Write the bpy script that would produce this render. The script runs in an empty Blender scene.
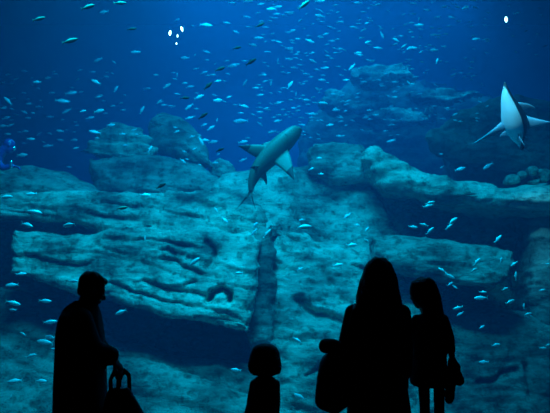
import bpy, bmesh, math, random
import numpy as np
from mathutils import Vector, Matrix, noise as mnoise
C = bpy.context.scene.collection
SC = bpy.context.scene
PI = math.pi
# ------------------------------------------------------------------ camera
F_PX = 600.0
PITCH = math.radians(5.66)
CAM = Vector((0, 0, 1.6))
def P(px, py, Y):
    u = (px - 275) / F_PX; v = (py - 206.5) / F_PX
    d = Vector((u, math.cos(PITCH) + v * math.sin(PITCH), math.sin(PITCH) - v * math.cos(PITCH)))
    return CAM + d * (Y / d.y)
cam_d = bpy.data.cameras.new('camera'); cam = bpy.data.objects.new('camera', cam_d); C.objects.link(cam)
cam_d.sensor_fit = 'HORIZONTAL'; cam_d.sensor_width = 36; cam_d.lens = 36 * F_PX / 550
cam_d.clip_end = 200
cam.location = CAM; cam.rotation_euler = (PI / 2 + PITCH, 0, 0)
SC.camera = cam
SC.view_settings.view_transform = 'Standard'
try: SC.view_settings.look = 'None'
except Exception: pass
SC.view_settings.gamma = 1; SC.view_settings.use_curve_mapping = False
SC.view_settings.exposure = -0.15
w = bpy.data.worlds.new('world'); SC.world = w; w.use_nodes = True
w.node_tree.nodes['Background'].inputs[0].default_value = (0, 0, 0, 1)
w.node_tree.nodes['Background'].inputs[1].default_value = 0

# ------------------------------------------------------------------ materials
def new_mat(name):
    m = bpy.data.materials.new(name); m.use_nodes = True
    return m, m.node_tree, m.node_tree.nodes['Principled BSDF']
def flat(name, col, rough=.6, metal=0, bump=0, bscale=60, var=.15):
    m, t, b = new_mat(name)
    b.inputs['Roughness'].default_value = rough; b.inputs['Metallic'].default_value = metal
    tc = t.nodes.new('ShaderNodeTexCoord')
    n = t.nodes.new('ShaderNodeTexNoise'); n.inputs['Scale'].default_value = bscale
    t.links.new(tc.outputs['Object'], n.inputs['Vector'])
    r = t.nodes.new('ShaderNodeMix'); r.data_type = 'RGBA'
    r.inputs[6].default_value = tuple(c * (1 - var) for c in col) + (1,)
    r.inputs[7].default_value = tuple(min(1, c * (1 + var)) for c in col) + (1,)
    t.links.new(n.outputs['Fac'], r.inputs[0]); t.links.new(r.outputs[2], b.inputs['Base Color'])
    if bump:
        bp = t.nodes.new('ShaderNodeBump'); bp.inputs['Strength'].default_value = bump; bp.inputs['Distance'].default_value = .01
        t.links.new(n.outputs['Fac'], bp.inputs['Height']); t.links.new(bp.outputs['Normal'], b.inputs['Normal'])
    return m
def rock_mat(name, c1, c2, dip=.2):
    m, t, b = new_mat(name); L = t.links.new
    b.inputs['Roughness'].default_value = .9; b.inputs['Specular IOR Level'].default_value = .15
    tc = t.nodes.new('ShaderNodeTexCoord')
    mp = t.nodes.new('ShaderNodeMapping'); mp.inputs['Rotation'].default_value = (0, dip, 0); mp.inputs['Scale'].default_value = (.5, .6, 2.4)
    L(tc.outputs['Object'], mp.inputs['Vector'])
    n1 = t.nodes.new('ShaderNodeTexNoise'); n1.inputs['Scale'].default_value = 1.6; n1.inputs['Detail'].default_value = 8; n1.inputs['Roughness'].default_value = .65
    L(mp.outputs['Vector'], n1.inputs['Vector'])
    n2 = t.nodes.new('ShaderNodeTexNoise'); n2.inputs['Scale'].default_value = .9; n2.inputs['Detail'].default_value = 9; n2.inputs['Roughness'].default_value = .62
    L(tc.outputs['Object'], n2.inputs['Vector'])
    n3 = t.nodes.new('ShaderNodeTexNoise'); n3.inputs['Scale'].default_value = 5.5; n3.inputs['Detail'].default_value = 9; n3.inputs['Roughness'].default_value = .7
    L(tc.outputs['Object'], n3.inputs['Vector'])
    ad = t.nodes.new('ShaderNodeMath'); ad.operation = 'MULTIPLY_ADD'; ad.inputs[1].default_value = .45
    L(n1.outputs['Fac'], ad.inputs[0]); L(n2.outputs['Fac'], ad.inputs[2])
    cr = t.nodes.new('ShaderNodeValToRGB')
    cr.color_ramp.elements[0].position = .58; cr.color_ramp.elements[0].color = (*c1, 1)
    cr.color_ramp.elements[1].position = .84; cr.color_ramp.elements[1].color = (*c2, 1)
    L(ad.outputs[0], cr.inputs['Fac'])
    # pits and dark algae specks
    vr = t.nodes.new('ShaderNodeValToRGB'); vr.color_ramp.elements[0].position = .36; vr.color_ramp.elements[0].color = (.2, .25, .22, 1)
    vr.color_ramp.elements[1].position = .5; vr.color_ramp.elements[1].color = (1, 1, 1, 1)
    L(n3.outputs['Fac'], vr.inputs['Fac'])
    mx = t.nodes.new('ShaderNodeMix'); mx.data_type = 'RGBA'; mx.blend_type = 'MULTIPLY'; mx.inputs[0].default_value = .9
    L(cr.outputs['Color'], mx.inputs[6]); L(vr.outputs['Color'], mx.inputs[7]); L(mx.outputs[2], b.inputs['Base Color'])
    bp = t.nodes.new('ShaderNodeBump'); bp.inputs['Strength'].default_value = .9; bp.inputs['Distance'].default_value = .16
    L(n1.outputs['Fac'], bp.inputs['Height'])
    bp2 = t.nodes.new('ShaderNodeBump'); bp2.inputs['Strength'].default_value = 1; bp2.inputs['Distance'].default_value = .09
    L(n3.outputs['Fac'], bp2.inputs['Height']); L(bp.outputs['Normal'], bp2.inputs['Normal']); L(bp2.outputs['Normal'], b.inputs['Normal'])
    return m
M = {}
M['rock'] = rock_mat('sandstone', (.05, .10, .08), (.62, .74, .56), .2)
M['rock_dim'] = rock_mat('dimmed_stone', (.05, .09, .07), (.36, .46, .36), .12)  # dimmer light on log, slabs and column put into a darker tone
M['rock_shade'] = rock_mat('shade_toned_stone', (.05, .075, .055), (.2, .26, .2), .15)  # boulder's shade put into the stone colour; reef mound shares it
M['floor'] = flat('dark_carpet', (.012, .012, .014), .95, bump=.4, bscale=200)
M['wall'] = flat('black_paint', (.012, .012, .014), .85)
M['tank_wall'] = flat('blue_tank_paint', (.05, .25, .45), .8, bscale=.6, var=.3)
M['sand'] = flat('sand', (.4, .42, .34), .95, bump=.5, bscale=12)
M['cloth'] = flat('black_wool', (.012, .012, .014), .95, bump=.4, bscale=180)
M['cloth2'] = flat('charcoal_cotton', (.018, .018, .02), .95, bump=.4, bscale=220)
M['skin'] = flat('skin', (.05, .032, .025), .7, bscale=20)
M['hair'] = flat('dark_hair', (.008, .006, .005), .75, bump=.6, bscale=90)
M['leather'] = flat('black_leather', (.01, .01, .01), .6, bump=.3, bscale=120)
M['eye'] = flat('eye_dark', (.02, .02, .02), .2)
M['fin'] = flat('fish_fin', (.45, .62, .6), .6)
M['fish_eye'] = flat('fish_eye', (.01, .01, .01), .2)
M['suit'] = flat('blue_neoprene', (.015, .05, .22), .25, bscale=30)
M['steel'] = flat('steel', (.75, .8, .85), .2, metal=.9)
M['black_tip'] = flat('black_fin_tip', (.012, .014, .016), .6)
def fish_mat(name, belly, back):
    m, t, b = new_mat(name); L = t.links.new
    b.inputs['Roughness'].default_value = .35 if belly[0] > .5 else .8; b.inputs['Metallic'].default_value = .15 if belly[0] > .5 else 0
    tc = t.nodes.new('ShaderNodeTexCoord'); s = t.nodes.new('ShaderNodeSeparateXYZ'); L(tc.outputs['Object'], s.inputs[0])
    cr = t.nodes.new('ShaderNodeValToRGB'); mr = t.nodes.new('ShaderNodeMapRange')
    mr.inputs[1].default_value = -.12; mr.inputs[2].default_value = .12
    L(s.outputs['Z'], mr.inputs[0]); L(mr.outputs[0], cr.inputs['Fac'])
    cr.color_ramp.elements[0].position = .45; cr.color_ramp.elements[0].color = (*belly, 1)
    cr.color_ramp.elements[1].position = .75; cr.color_ramp.elements[1].color = (*back, 1)
    L(cr.outputs['Color'], b.inputs['Base Color'])
    return m
M['silver'] = fish_mat('silver_scales', (.9, .95, .95), (.72, .86, .84))
M['darkfish'] = fish_mat('dark_scales', (.008, .01, .008), (.015, .02, .015))
M['olive'] = fish_mat('olive_scales', (.012, .018, .014), (.3, .42, .32))
def shark_mat(name, back, belly, lo, hi):
    m, t, b = new_mat(name); L = t.links.new
    b.inputs['Roughness'].default_value = .55
    tc = t.nodes.new('ShaderNodeTexCoord'); s = t.nodes.new('ShaderNodeSeparateXYZ'); L(tc.outputs['Object'], s.inputs[0])
    n = t.nodes.new('ShaderNodeTexNoise'); n.inputs['Scale'].default_value = 5; n.inputs['Detail'].default_value = 5
    L(tc.outputs['Object'], n.inputs['Vector'])
    a = t.nodes.new('ShaderNodeMath'); a.operation = 'MULTIPLY_ADD'; a.inputs[1].default_value = .05; L(n.outputs['Fac'], a.inputs[0]); L(s.outputs['Z'], a.inputs[2])
    mr = t.nodes.new('ShaderNodeMapRange'); mr.inputs[1].default_value = lo; mr.inputs[2].default_value = hi
    L(a.outputs[0], mr.inputs[0])
    mx = t.nodes.new('ShaderNodeMix'); mx.data_type = 'RGBA'; mx.inputs[6].default_value = (*belly, 1); mx.inputs[7].default_value = (*back, 1)
    L(mr.outputs[0], mx.inputs[0]); L(mx.outputs[2], b.inputs['Base Color'])
    return m
M['shark'] = shark_mat('grey_shark_skin', (.09, .11, .09), (.17, .2, .17), -.1, .02)
M['shark_w'] = shark_mat('pale_shark_skin', (.015, .02, .025), (.9, .95, .95), .035, .05)
M['fin_grey'] = flat('grey_fin', (.14, .17, .14), .6, bscale=8)
M['fin_pale'] = flat('pale_fin', (.3, .42, .5), .6, bscale=8)
def emis(name, col, s):
    m, t, b = new_mat(name); b.inputs['Base Color'].default_value = (*col, 1)
    b.inputs['Emission Color'].default_value = (*col, 1); b.inputs['Emission Strength'].default_value = s
    return m
M['lamp'] = emis('lit_lens', (.75, .95, 1), 9)

# ------------------------------------------------------------------ helpers
def link(name, me, mat=None, parent=None, smooth=True):
    o = bpy.data.objects.new(name, me); C.objects.link(o)
    if mat is not None:
        me.materials.clear(); me.materials.append(mat)
    if smooth and len(me.polygons): me.polygons.foreach_set('use_smooth', [True] * len(me.polygons))
    if parent is not None:
        o.parent = parent
        o.matrix_parent_inverse = parent.matrix_basis.inverted()
    return o
def tag(o, label, cat, group=None, kind=None):
    o['label'] = label; o['category'] = cat
    if group: o['group'] = group
    if kind: o['kind'] = kind
    return o
def build(name, bm, mat=None, parent=None, smooth=True):
    me = bpy.data.meshes.new(name); bmesh.ops.recalc_face_normals(bm, faces=bm.faces); bm.to_mesh(me); bm.free()
    return link(name, me, mat, parent, smooth)
def box(bm, lo, hi):
    r = bmesh.ops.create_cube(bm, size=1)
    for v in r['verts']:
        v.co = Vector([lo[i] + (v.co[i] + .5) * (hi[i] - lo[i]) for i in range(3)])
def capsule(bm, a, b, r1, r2, seg=14):
    a, b = Vector(a), Vector(b); d = b - a
    if d.length < 1e-5: return
    q = d.to_track_quat('Z', 'Y').to_matrix().to_4x4()
    bmesh.ops.create_cone(bm, cap_ends=True, segments=seg, radius1=r1, radius2=r2, depth=d.length, matrix=Matrix.Translation((a + b) / 2) @ q)
    for c, r in ((a, r1), (b, r2)): ball(bm, c, (r, r, r))
def chain(bm, pts, rad):
    for i in range(len(pts) - 1): capsule(bm, pts[i], pts[i + 1], rad[i], rad[i + 1])
def ball(bm, c, r, rot=None, sub=2):
    m = Matrix.Translation(c) @ (rot.to_4x4() if rot else Matrix()) @ Matrix.Diagonal((*r, 1))
    bmesh.ops.create_icosphere(bm, subdivisions=sub, radius=1, matrix=m)
def loft(bm, rings, seg=28, caps=True):
    """rings: (cx,cy,cz,rx,ry)"""
    vs = []
    for cx, cy, cz, rx, ry in rings:
        vs.append([bm.verts.new((cx + rx * math.cos(2 * PI * k / seg), cy + ry * math.sin(2 * PI * k / seg), cz)) for k in range(seg)])
    for a, b in zip(vs, vs[1:]):
        for k in range(seg): bm.faces.new((a[k], a[(k + 1) % seg], b[(k + 1) % seg], b[k]))
    if caps: bm.faces.new(vs[0]); bm.faces.new(vs[-1][::-1])
def remesh(bm, voxel, smooth=4, fac=.5):
    """union of closed pieces as one continuous surface"""
    bmesh.ops.recalc_face_normals(bm, faces=bm.faces)
    me = bpy.data.meshes.new('tmp'); bm.to_mesh(me); bm.free()
    o = bpy.data.objects.new('tmp', me); C.objects.link(o)
    md = o.modifiers.new('r', 'REMESH'); md.mode = 'VOXEL'; md.voxel_size = voxel
    if smooth:
        s = o.modifiers.new('s', 'SMOOTH'); s.iterations = smooth; s.factor = fac
    dg = bpy.context.evaluated_depsgraph_get(); dg.update()
    out = bpy.data.meshes.new_from_object(o.evaluated_get(dg))
    bpy.data.objects.remove(o); bpy.data.meshes.remove(me)
    return out
# vectorised value noise
def _h(i, j, k, s):
    n = (i * 374761393 + j * 668265263 + k * 2147483647 + s * 1274126177) & 0xffffffff
    n = ((n ^ (n >> 13)) * 1274126177) & 0xffffffff
    return ((n ^ (n >> 16)) & 0xffff) / 65535.0
def vnoise(p, s=0):
    p = np.asarray(p, dtype=np.float64); i = np.floor(p).astype(np.int64); f = p - i; f = f * f * (3 - 2 * f)
    r = 0
    for dx in (0, 1):
        for dy in (0, 1):
            for dz in (0, 1):
                wt = (f[:, 0] if dx else 1 - f[:, 0]) * (f[:, 1] if dy else 1 - f[:, 1]) * (f[:, 2] if dz else 1 - f[:, 2])
                r = r + wt * _h(i[:, 0] + dx, i[:, 1] + dy, i[:, 2] + dz, s)
    return r * 2 - 1
def fbm(p, s=0, o=4):
    a, r = 1., 0
    for k in range(o):
        r = r + a * vnoise(p * (2.03 ** k) + 17.3 * k, s + k); a *= .5
    return r
def sdf_in(px, pz, poly):
    """distance to the polygon's outline"""
    d = np.full(px.shape, 1e9)
    n = len(poly)
    for i in range(n):
        ax, az = poly[i]; bx, bz = poly[(i + 1) % n]
        ex, ez = bx - ax, bz - az; l2 = ex * ex + ez * ez + 1e-12
        t = np.clip(((px - ax) * ex + (pz - az) * ez) / l2, 0, 1)
        d = np.minimum(d, np.hypot(px - ax - t * ex, pz - az - t * ez))
    return d
ROCKS = []
def rock(name, label, poly, Y, T=2.2, b=.4, lean=.4, h=.28, amp=.12, dip=.2, big=.25, vox=.034, mat='rock', seed=1, group=None, cat='rock', fine=.05, cuts=(), taper=.85):
    ROCKS.append((poly, Y, T))
    pts = [P(x, y, Y) for x, y in poly]; z0 = min(p.z for p in pts)
    for _ in range(3): pts = [P(x, y, min(Y + T * .8, Y + b * .6 + lean * (p.z - z0))) for (x, y), p in zip(poly, pts)]
    p2 = [(p.x, p.z) for p in pts]
    bm = bmesh.new()
    fr = [bm.verts.new((p.x, Y, p.z)) for p in pts]; 
    cx_ = sum(p.x for p in pts) / len(pts); cz_ = sum(p.z for p in pts) / len(pts)
    bk = [bm.verts.new((cx_ + (p.x - cx_) * taper, Y + T, cz_ + (p.z - cz_) * taper)) for p in pts]
    bm.faces.new(fr); bm.faces.new(bk[::-1]); n = len(fr)
    for i in range(n): bm.faces.new((fr[i], fr[(i + 1) % n], bk[(i + 1) % n], bk[i]))
    bmesh.ops.triangulate(bm, faces=bm.faces)
    me = remesh(bm, vox, 2)
    N = len(me.vertices); co = np.empty(N * 3); me.vertices.foreach_get('co', co); co = co.reshape(-1, 3)
    t = np.clip((co[:, 1] - Y) / T, 0, 1)
    tp = 1 - (1 - taper) * t; d = sdf_in(cx_ + (co[:, 0] - cx_) / tp, cz_ + (co[:, 2] - cz_) / tp, p2)
    q = 1 - np.clip(d / b, 0, 1)
    co[:, 1] += b * (1 - np.sqrt(np.clip(1 - q * q, 0, 1))) * (1 - t)
    zmid = min(p[1] for p in p2)
    co[:, 1] += lean * (co[:, 2] - zmid) * (1 - t)
    me.vertices.foreach_set('co', co.ravel()); me.update()
    nr = np.empty(N * 3); me.vertices.foreach_get('normal', nr); nr = nr.reshape(-1, 3)
    # broad swell, sediment layers standing proud of one another, block joints
    broad = fbm(co * .45 + seed * 3.1, seed, 2) * big * .35 + np.abs(fbm(co * np.array([.8, .8, 1.3]) + seed, seed + 2, 3)) * -.07
    u = (co[:, 2] * math.cos(dip) + co[:, 0] * math.sin(dip)) + .16 * fbm(co * np.array([.5, .5, .9]) + 5.5, seed + 9, 3)
    lay = u / h + .8 * vnoise(np.stack([u * 1.3, u * 0, u * 0], 1), seed + 3)
    li = np.floor(lay).astype(np.int64); lf = lay - li
    xb = np.floor(co[:, 0] * .45 + .7 * fbm(co * .8, seed + 4, 2) + li * .37).astype(np.int64)
    o0 = _h(li, xb, li * 0, seed); o1 = _h(li + 1, xb, li * 0, seed)
    sm = np.clip((lf - .82) / .18, 0, 1); sm = sm * sm * (3 - 2 * sm)
    layer = (o0 * (1 - sm) + o1 * sm - .5) * 2 * amp * .5
    l2 = lay * 3.3 + .5 * vnoise(co * np.array([.6, .6, .6]), seed + 8); i2 = np.floor(l2).astype(np.int64); f2 = l2 - i2
    s2 = np.clip((f2 - .7) / .3, 0, 1); a0 = _h(i2, xb, li * 0, seed + 5); a1 = _h(i2 + 1, xb, li * 0, seed + 5)
    layer += (a0 * (1 - s2) + a1 * s2 - .5) * amp * .5
    gate = np.clip(vnoise(co * np.array([.45, .4, 1.1]), seed + 6) * 2 + .6, 0, 1)
    groove = -np.exp(-((lf - .86) / .06) ** 2) * .1 * gate * (amp / .12)
    finen = fbm(co * np.array([2.2, 2.2, 4.5]), seed + 21, 4) * fine
    co += nr * (broad + layer + groove + finen)[:, None]
    # traced cracks and hollows: (list of px points, width m, depth m)
    for line, wd, dp in cuts:
        wd *= .8; dp *= .9
        pl = [P(x, y, Y + .1) for x, y in line]
        dd = np.full(N, 1e9); sg = np.zeros(N)
        wob = .006 * fbm(co * 9, seed + 40, 2); cx2 = co[:, 0] + .05 * fbm(co * 2.2, seed + 41, 3); cz2 = co[:, 2] + .05 * fbm(co * 2.2, seed + 42, 3)
        thin = .55 + .45 * vnoise(co * 1.7, seed + 43)
        for a, c in zip(pl, pl[1:]):
            ex, ez = c.x - a.x, c.z - a.z; l2 = ex * ex + ez * ez + 1e-9
            tt = np.clip(((cx2 - a.x) * ex + (cz2 - a.z) * ez) / l2, 0, 1)
            d_ = np.hypot(cx2 - a.x - tt * ex, cz2 - a.z - tt * ez); sg = np.where(d_ < dd, cz2 - a.z - tt * ez, sg); dd = np.minimum(dd, d_)
        front = np.clip(-nr[:, 1] * 2 + .3, 0, 1)
        if wd > .044: co[:, 1] += dp * np.exp(-((dd + wob) / wd) ** 2) * front * thin
        else:
            step = np.where(sg < 0, np.exp(-dd / .2), np.exp(-dd / .012)) * .3 + np.exp(-((dd + wob) / wd) ** 2) * .3 * (thin > .45)
            co[:, 1] += dp * step * front * thin
    c = Vector((sum(p.x for p in pts) / n, Y + T / 2, min(p.z for p in pts)))
    co -= np.array(c)
    me.vertices.foreach_set('co', co.ravel()); me.update()
    o = link(name, me, M[mat]); o.location = c
    return tag(o, label, cat, group)

# ------------------------------------------------------------------ the setting
def struct(name, lo, hi, mat):
    bm = bmesh.new(); box(bm, lo, hi); o = build(name, bm, M[mat], smooth=False); o['kind'] = 'structure'; return o
GY = 5.2
struct('floor', (-9, -3.5, -.2), (9, GY - .01, 0), 'floor')
struct('ceiling', (-9, -3.5, 9.5), (9, GY + .6, 9.7), 'wall')
struct('wall_left', (-9.2, -3.5, 0), (-9, GY - .01, 9.5), 'wall')
struct('wall_right', (9, -3.5, 0), (9.2, GY - .01, 9.5), 'wall')
struct('wall_rear', (-9.2, -3.7, -.2), (9.2, -3.5, 9.7), 'wall')
struct('trim_1', (-9, GY - .25, 0), (9, GY - .02, .12), 'wall')
TX, TY0, TY1, TZ0, TZ1 = 15, GY + .25, 27, -2.6, 12.5
struct('wall_tank_back', (-TX, TY1, TZ0 - .3), (TX, TY1 + .3, TZ1 + .3), 'tank_wall')
struct('wall_tank_left', (-TX - .3, TY0 + .05, TZ0), (-TX, TY1, TZ1), 'tank_wall')
struct('wall_tank_right', (TX, TY0 + .05, TZ0), (TX + .3, TY1, TZ1), 'tank_wall')
struct('floor_tank', (-TX, TY0, TZ0 - .3), (TX, TY1, TZ0 - .02), 'sand')
# acrylic viewing window
m, t, b = new_mat('clear_acrylic'); L = t.links.new
tr = t.nodes.new('ShaderNodeBsdfTransparent'); tr.inputs[0].default_value = (.97, .99, 1, 1)
gl = t.nodes.new('ShaderNodeBsdfGlossy'); gl.inputs['Roughness'].default_value = .02
fr = t.nodes.new('ShaderNodeFresnel'); fr.inputs['IOR'].default_value = 1.2
mx = t.nodes.new('ShaderNodeMixShader'); L(fr.outputs[0], mx.inputs[0]); L(tr.outputs[0], mx.inputs[1]); L(gl.outputs[0], mx.inputs[2])
L(mx.outputs[0], t.nodes['Material Output'].inputs['Surface']); M['acrylic'] = m
struct('window_1', (-9, GY, .0), (9, GY + .2, 9.5), 'acrylic')
# sea water
m, t, b = new_mat('sea_water'); L = t.links.new; t.nodes.remove(b)
sc_ = t.nodes.new('ShaderNodeVolumeScatter'); sc_.inputs['Color'].default_value = (.01, .39, .88, 1); sc_.inputs['Density'].default_value = .03
sc_.inputs['Anisotropy'].default_value = .2
ab = t.nodes.new('ShaderNodeVolumeAbsorption'); ab.inputs['Color'].default_value = (.0, .62, .82, 1); ab.inputs['Density'].default_value = .14
ads = t.nodes.new('ShaderNodeAddShader'); L(sc_.outputs[0], ads.inputs[0]); L(ab.outputs[0], ads.inputs[1])
L(ads.outputs[0], t.nodes['Material Output'].inputs['Volume'])
M['water'] = m
bm = bmesh.new(); box(bm, (-TX + .01, TY0, TZ0), (TX - .01, TY1 - .01, TZ1)); water = build('water', bm, m, smooth=False); water['kind'] = 'structure'

# ------------------------------------------------------------------ lights above the tank, with an added strip and spot
def area(name, loc, aim, sx, sy, power, col, spread=PI):
    l = bpy.data.lights.new(name, 'AREA'); l.shape = 'RECTANGLE'; l.size = sx; l.size_y = sy; l.energy = power; l.color = col; l.spread = spread
    o = bpy.data.objects.new(name, l); C.objects.link(o); o.location = loc
    o.rotation_euler = (Vector(aim) - Vector(loc)).to_track_quat('-Z', 'Y').to_euler(); return o
area('tank_light_front', (.2, 6.6, 11.8), (-.4, 10.8, 0), 3.5, 2, 950, (.0, .66, 1.0), math.radians(95))
area('added_window_strip', (-.6, 5.95, 8.2), (-.5, 9.4, 0), 5, .5, 500, (.0, .76, 1.0), math.radians(110))  # added strip near the glass, brightens low fish and rock fronts
area('tank_light_middle', (-1.0, 15, 12.2), (0, 16.5, 0), 8, 4, 560, (.0, .6, .95), math.radians(130))
area('tank_light_back', (2, 21.5, 12.2), (2, 21, 0), 12, 5, 1750, (.0, .55, .9), math.radians(140))
l_ = bpy.data.lights.new('added_belly_spot', 'SPOT'); l_.energy = 1900; l_.color = (.4, .85, 1.0); l_.spot_size = math.radians(15); l_.spot_blend = .8; l_.shadow_soft_size = .15  # added narrow spot, only to brighten the white shark's belly
lo_ = bpy.data.objects.new('added_belly_spot', l_); C.objects.link(lo_); lo_.location = (.6, 5.9, 7.6)
lo_.rotation_euler = (P(508, 104, 9.1) - Vector((.6, 5.9, 7.6))).to_track_quat('-Z', 'Y').to_euler()

# ------------------------------------------------------------------ rocks
rock('cliff', 'shadowed rock face filling the recesses behind the stacked ledges',
     [(-90, 205), (100, 196), (262, 205), (370, 190), (640, 185), (640, 470), (-90, 470)], 12.6, T=1.2, b=.3, lean=.05, vox=.1, seed=2)
rock('rock_shelf', 'low rounded dome of pale rock under the glinting diver',
     [(-80, 172), (0, 165), (28, 162), (60, 168), (85, 180), (104, 194), (104, 206), (-80, 206)], 11.6, b=.8, lean=.8, amp=.03, big=.1, mat='rock_dim', seed=3)
rock('rock_shelf', 'long layered rock shelf between the pale dome and the dark cleft',
     [(-80, 196), (20, 190), (100, 191), (150, 191), (205, 188), (238, 194), (264, 204), (272, 270), (150, 262), (104, 240), (88, 228), (70, 223), (0, 219), (-80, 219)], 10.9, b=.25, lean=.4, h=.2, amp=.065, dip=.16, seed=4, vox=.03,
     cuts=[([(95, 200), (150, 208), (200, 215), (226, 221)], .035, .3), ([(85, 212), (120, 218), (170, 224)], .03, .25), ([(0, 203), (60, 205), (100, 214)], .03, .2)])
rock('rock_block', 'broad cracked rock block behind the man\'s head, below the dark cleft',
     [(8, 232), (14, 226), (60, 231), (92, 230), (112, 222), (190, 231), (250, 226), (262, 240), (256, 300), (250, 336), (200, 322), (130, 308), (100, 296), (60, 288), (6, 276)], 10.1, T=2.6, b=.22, lean=.35, h=.34, amp=.05, dip=.17, seed=5, vox=.028,
     cuts=[([(98, 246), (120, 252), (150, 258), (172, 262), (196, 275)], .05, .45), ([(150, 250), (165, 248), (172, 256)], .03, .3),
           ([(12, 255), (50, 262), (82, 264), (92, 258)], .035, .3), ([(140, 280), (165, 290), (205, 297)], .05, .4), ([(105, 285), (150, 298), (240, 318)], .03, .25),
           ([(206, 301), (210, 294), (220, 291), (227, 296), (226, 303)], .06, .9), ([(183, 286), (189, 285)], .05, .5),
           ([(205, 240), (212, 252), (206, 268)], .06, .3), ([(105, 236), (160, 240), (190, 246)], .03, .25)])
rock('rock_slope', 'wide pale rock slope below the grey shark',
     [(196, 186), (225, 172), (262, 166), (300, 164), (330, 168), (368, 176), (386, 200), (400, 232), (420, 260), (400, 290), (345, 280), (300, 262), (262, 262), (240, 245), (212, 215)], 11.5, T=2, b=.35, lean=.5, h=.34, amp=.045, big=.14, seed=6, vox=.05,
     cuts=[([(292, 202), (297, 214), (310, 226), (327, 238)], .05, .35), ([(330, 188), (345, 196)], .06, .2)])
rock('rock_ridge', 'diagonal rock ridge running down behind the long-haired woman',
     [(272, 226), (290, 224), (312, 234), (345, 248), (372, 258), (404, 272), (445, 292), (440, 470), (272, 470), (266, 330), (270, 270)], 10.2, T=2.4, b=.45, lean=.3, h=.4, amp=.03, big=.2, fine=.09, dip=.3, seed=7, vox=.034, mat='rock',
     cuts=[([(284, 232), (312, 242), (345, 258), (372, 268), (404, 282)], .03, .5), ([(285, 250), (310, 256), (330, 275), (345, 300)], .1, .25), ([(300, 300), (320, 320), (345, 325)], .12, .3), ([(310, 380), (330, 370), (350, 372)], .08, .3)])
rock('rock_stack', 'smooth upright rock column in the recess below the shark\'s tail',
     [(243, 238), (256, 222), (276, 224), (280, 300), (278, 350), (250, 352), (243, 330)], 10.75, T=1.5, b=.4, lean=.1, amp=.02, mat='rock_dim', seed=8)
rock('rock_slab', 'low layered rock bank behind the man\'s back and bag',
     [(-80, 286), (0, 284), (40, 292), (90, 322), (125, 345), (165, 357), (215, 366), (250, 374), (300, 392), (300, 470), (-80, 470)], 10.0, T=2.2, b=.35, mat='rock_dim', lean=.5, h=.3, amp=.05, dip=.2, seed=9)
rock('rock_slab', 'bottommost sloping rock slab between the man\'s bag and the bob-haired child',
     [(-80, 400), (30, 390), (80, 378), (120, 358), (150, 364), (195, 378), (245, 396), (300, 412), (310, 470), (-80, 470)], 9.6, T=2, b=.3, mat='rock_dim', lean=.45, h=.32, amp=.05, dip=.24, seed=10,
     cuts=[([(135, 370), (190, 388), (240, 402)], .03, .25)])
# outcrop in open water
rock('rock_outcrop', 'dark tilted boulder crowning the outcrop in open water',
     [(145, 120), (160, 111), (183, 116), (202, 134), (207, 152), (212, 168), (180, 160), (150, 148)], 13.4, T=1.6, taper=.6, b=.5, lean=.35, amp=.06, big=.12, h=.25, seed=11, mat='rock_dim', dip=.5)
rock('rock_outcrop', 'flat layered rocks on the outcrop\'s pale shoulder beside its dark crown',
     [(78, 151), (84, 143), (92, 136), (112, 125), (132, 128), (150, 136), (158, 152), (154, 162), (90, 160)], 13.3, T=1.6, taper=.6, b=.25, lean=.5, amp=.2, h=.16, seed=12, dip=.12,
     cuts=[([(85, 150), (120, 153), (150, 156)], .04, .3)])
rock('rock_outcrop', 'long sloping base block of the outcrop in open water',
     [(86, 158), (140, 152), (170, 155), (205, 166), (224, 182), (214, 193), (150, 198), (92, 194), (88, 175)], 12.9, T=1.6, taper=.6, b=.4, lean=.4, amp=.05, h=.3, seed=13, mat='rock_dim', dip=.25)
rock('rock_outcrop', 'small pale rock between the outcrop and the grey shark',
     [(204, 158), (220, 152), (236, 162), (240, 176), (220, 184), (208, 176)], 13.8, T=1.2, b=.4, lean=.4, amp=.05, seed=14)
# right side ledges
rock('rock_ledge', 'blocky boulder at the near end of the long ledge, behind the shark\'s nose',
     [(306, 152), (312, 140), (345, 140), (362, 147), (374, 160), (372, 184), (330, 184), (308, 172)], 12.2, T=1.6, taper=.6, b=.4, lean=.35, amp=.05, big=.2, seed=15, mat='rock_dim')
rock('rock_ledge', 'long overhanging rock ledge above the dark cave',
     [(360, 150), (376, 147), (388, 152), (410, 170), (450, 180), (500, 185), (560, 181), (640, 180), (640, 214), (550, 212), (500, 209), (462, 203), (440, 199), (400, 192), (386, 190), (372, 176)], 10.9, T=3.2, b=.4, lean=.5, h=.16, amp=.09, dip=.1, seed=16, vox=.045,
     cuts=[([(400, 180), (450, 190), (500, 195), (540, 192)], .03, .2)])
rock('rock_nub', 'small rock spur hanging inside the dark cave',
     [(432, 202), (458, 201), (478, 208), (474, 216), (440, 212)], 12.3, T=1, b=.2, lean=.1, amp=.03, big=.05, seed=17)
rock('rock_ledge', 'log-like rock slab with a blunt nose under the dark cave',
     [(372, 236), (400, 233), (450, 240), (490, 246), (512, 252), (521, 263), (515, 278), (498, 292), (450, 285), (410, 276), (372, 264)], 10.4, T=2.4, b=.28, lean=.3, h=.17, amp=.05, big=.1, dip=.12, seed=18, vox=.034, mat='rock_dim',
     cuts=[([(425, 262), (450, 266), (480, 268)], .03, .2), ([(475, 249), (500, 254)], .04, .35)])
rock('rock_stack', 'tall dim rock column rising along the tank\'s right end',
     [(529, 196), (545, 190), (640, 190), (640, 470), (530, 470), (530, 330), (529, 285), (531, 240)], 10.9, T=2, b=.3, lean=.15, h=.35, amp=.06, big=.25, seed=19, mat='rock_dim')
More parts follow.
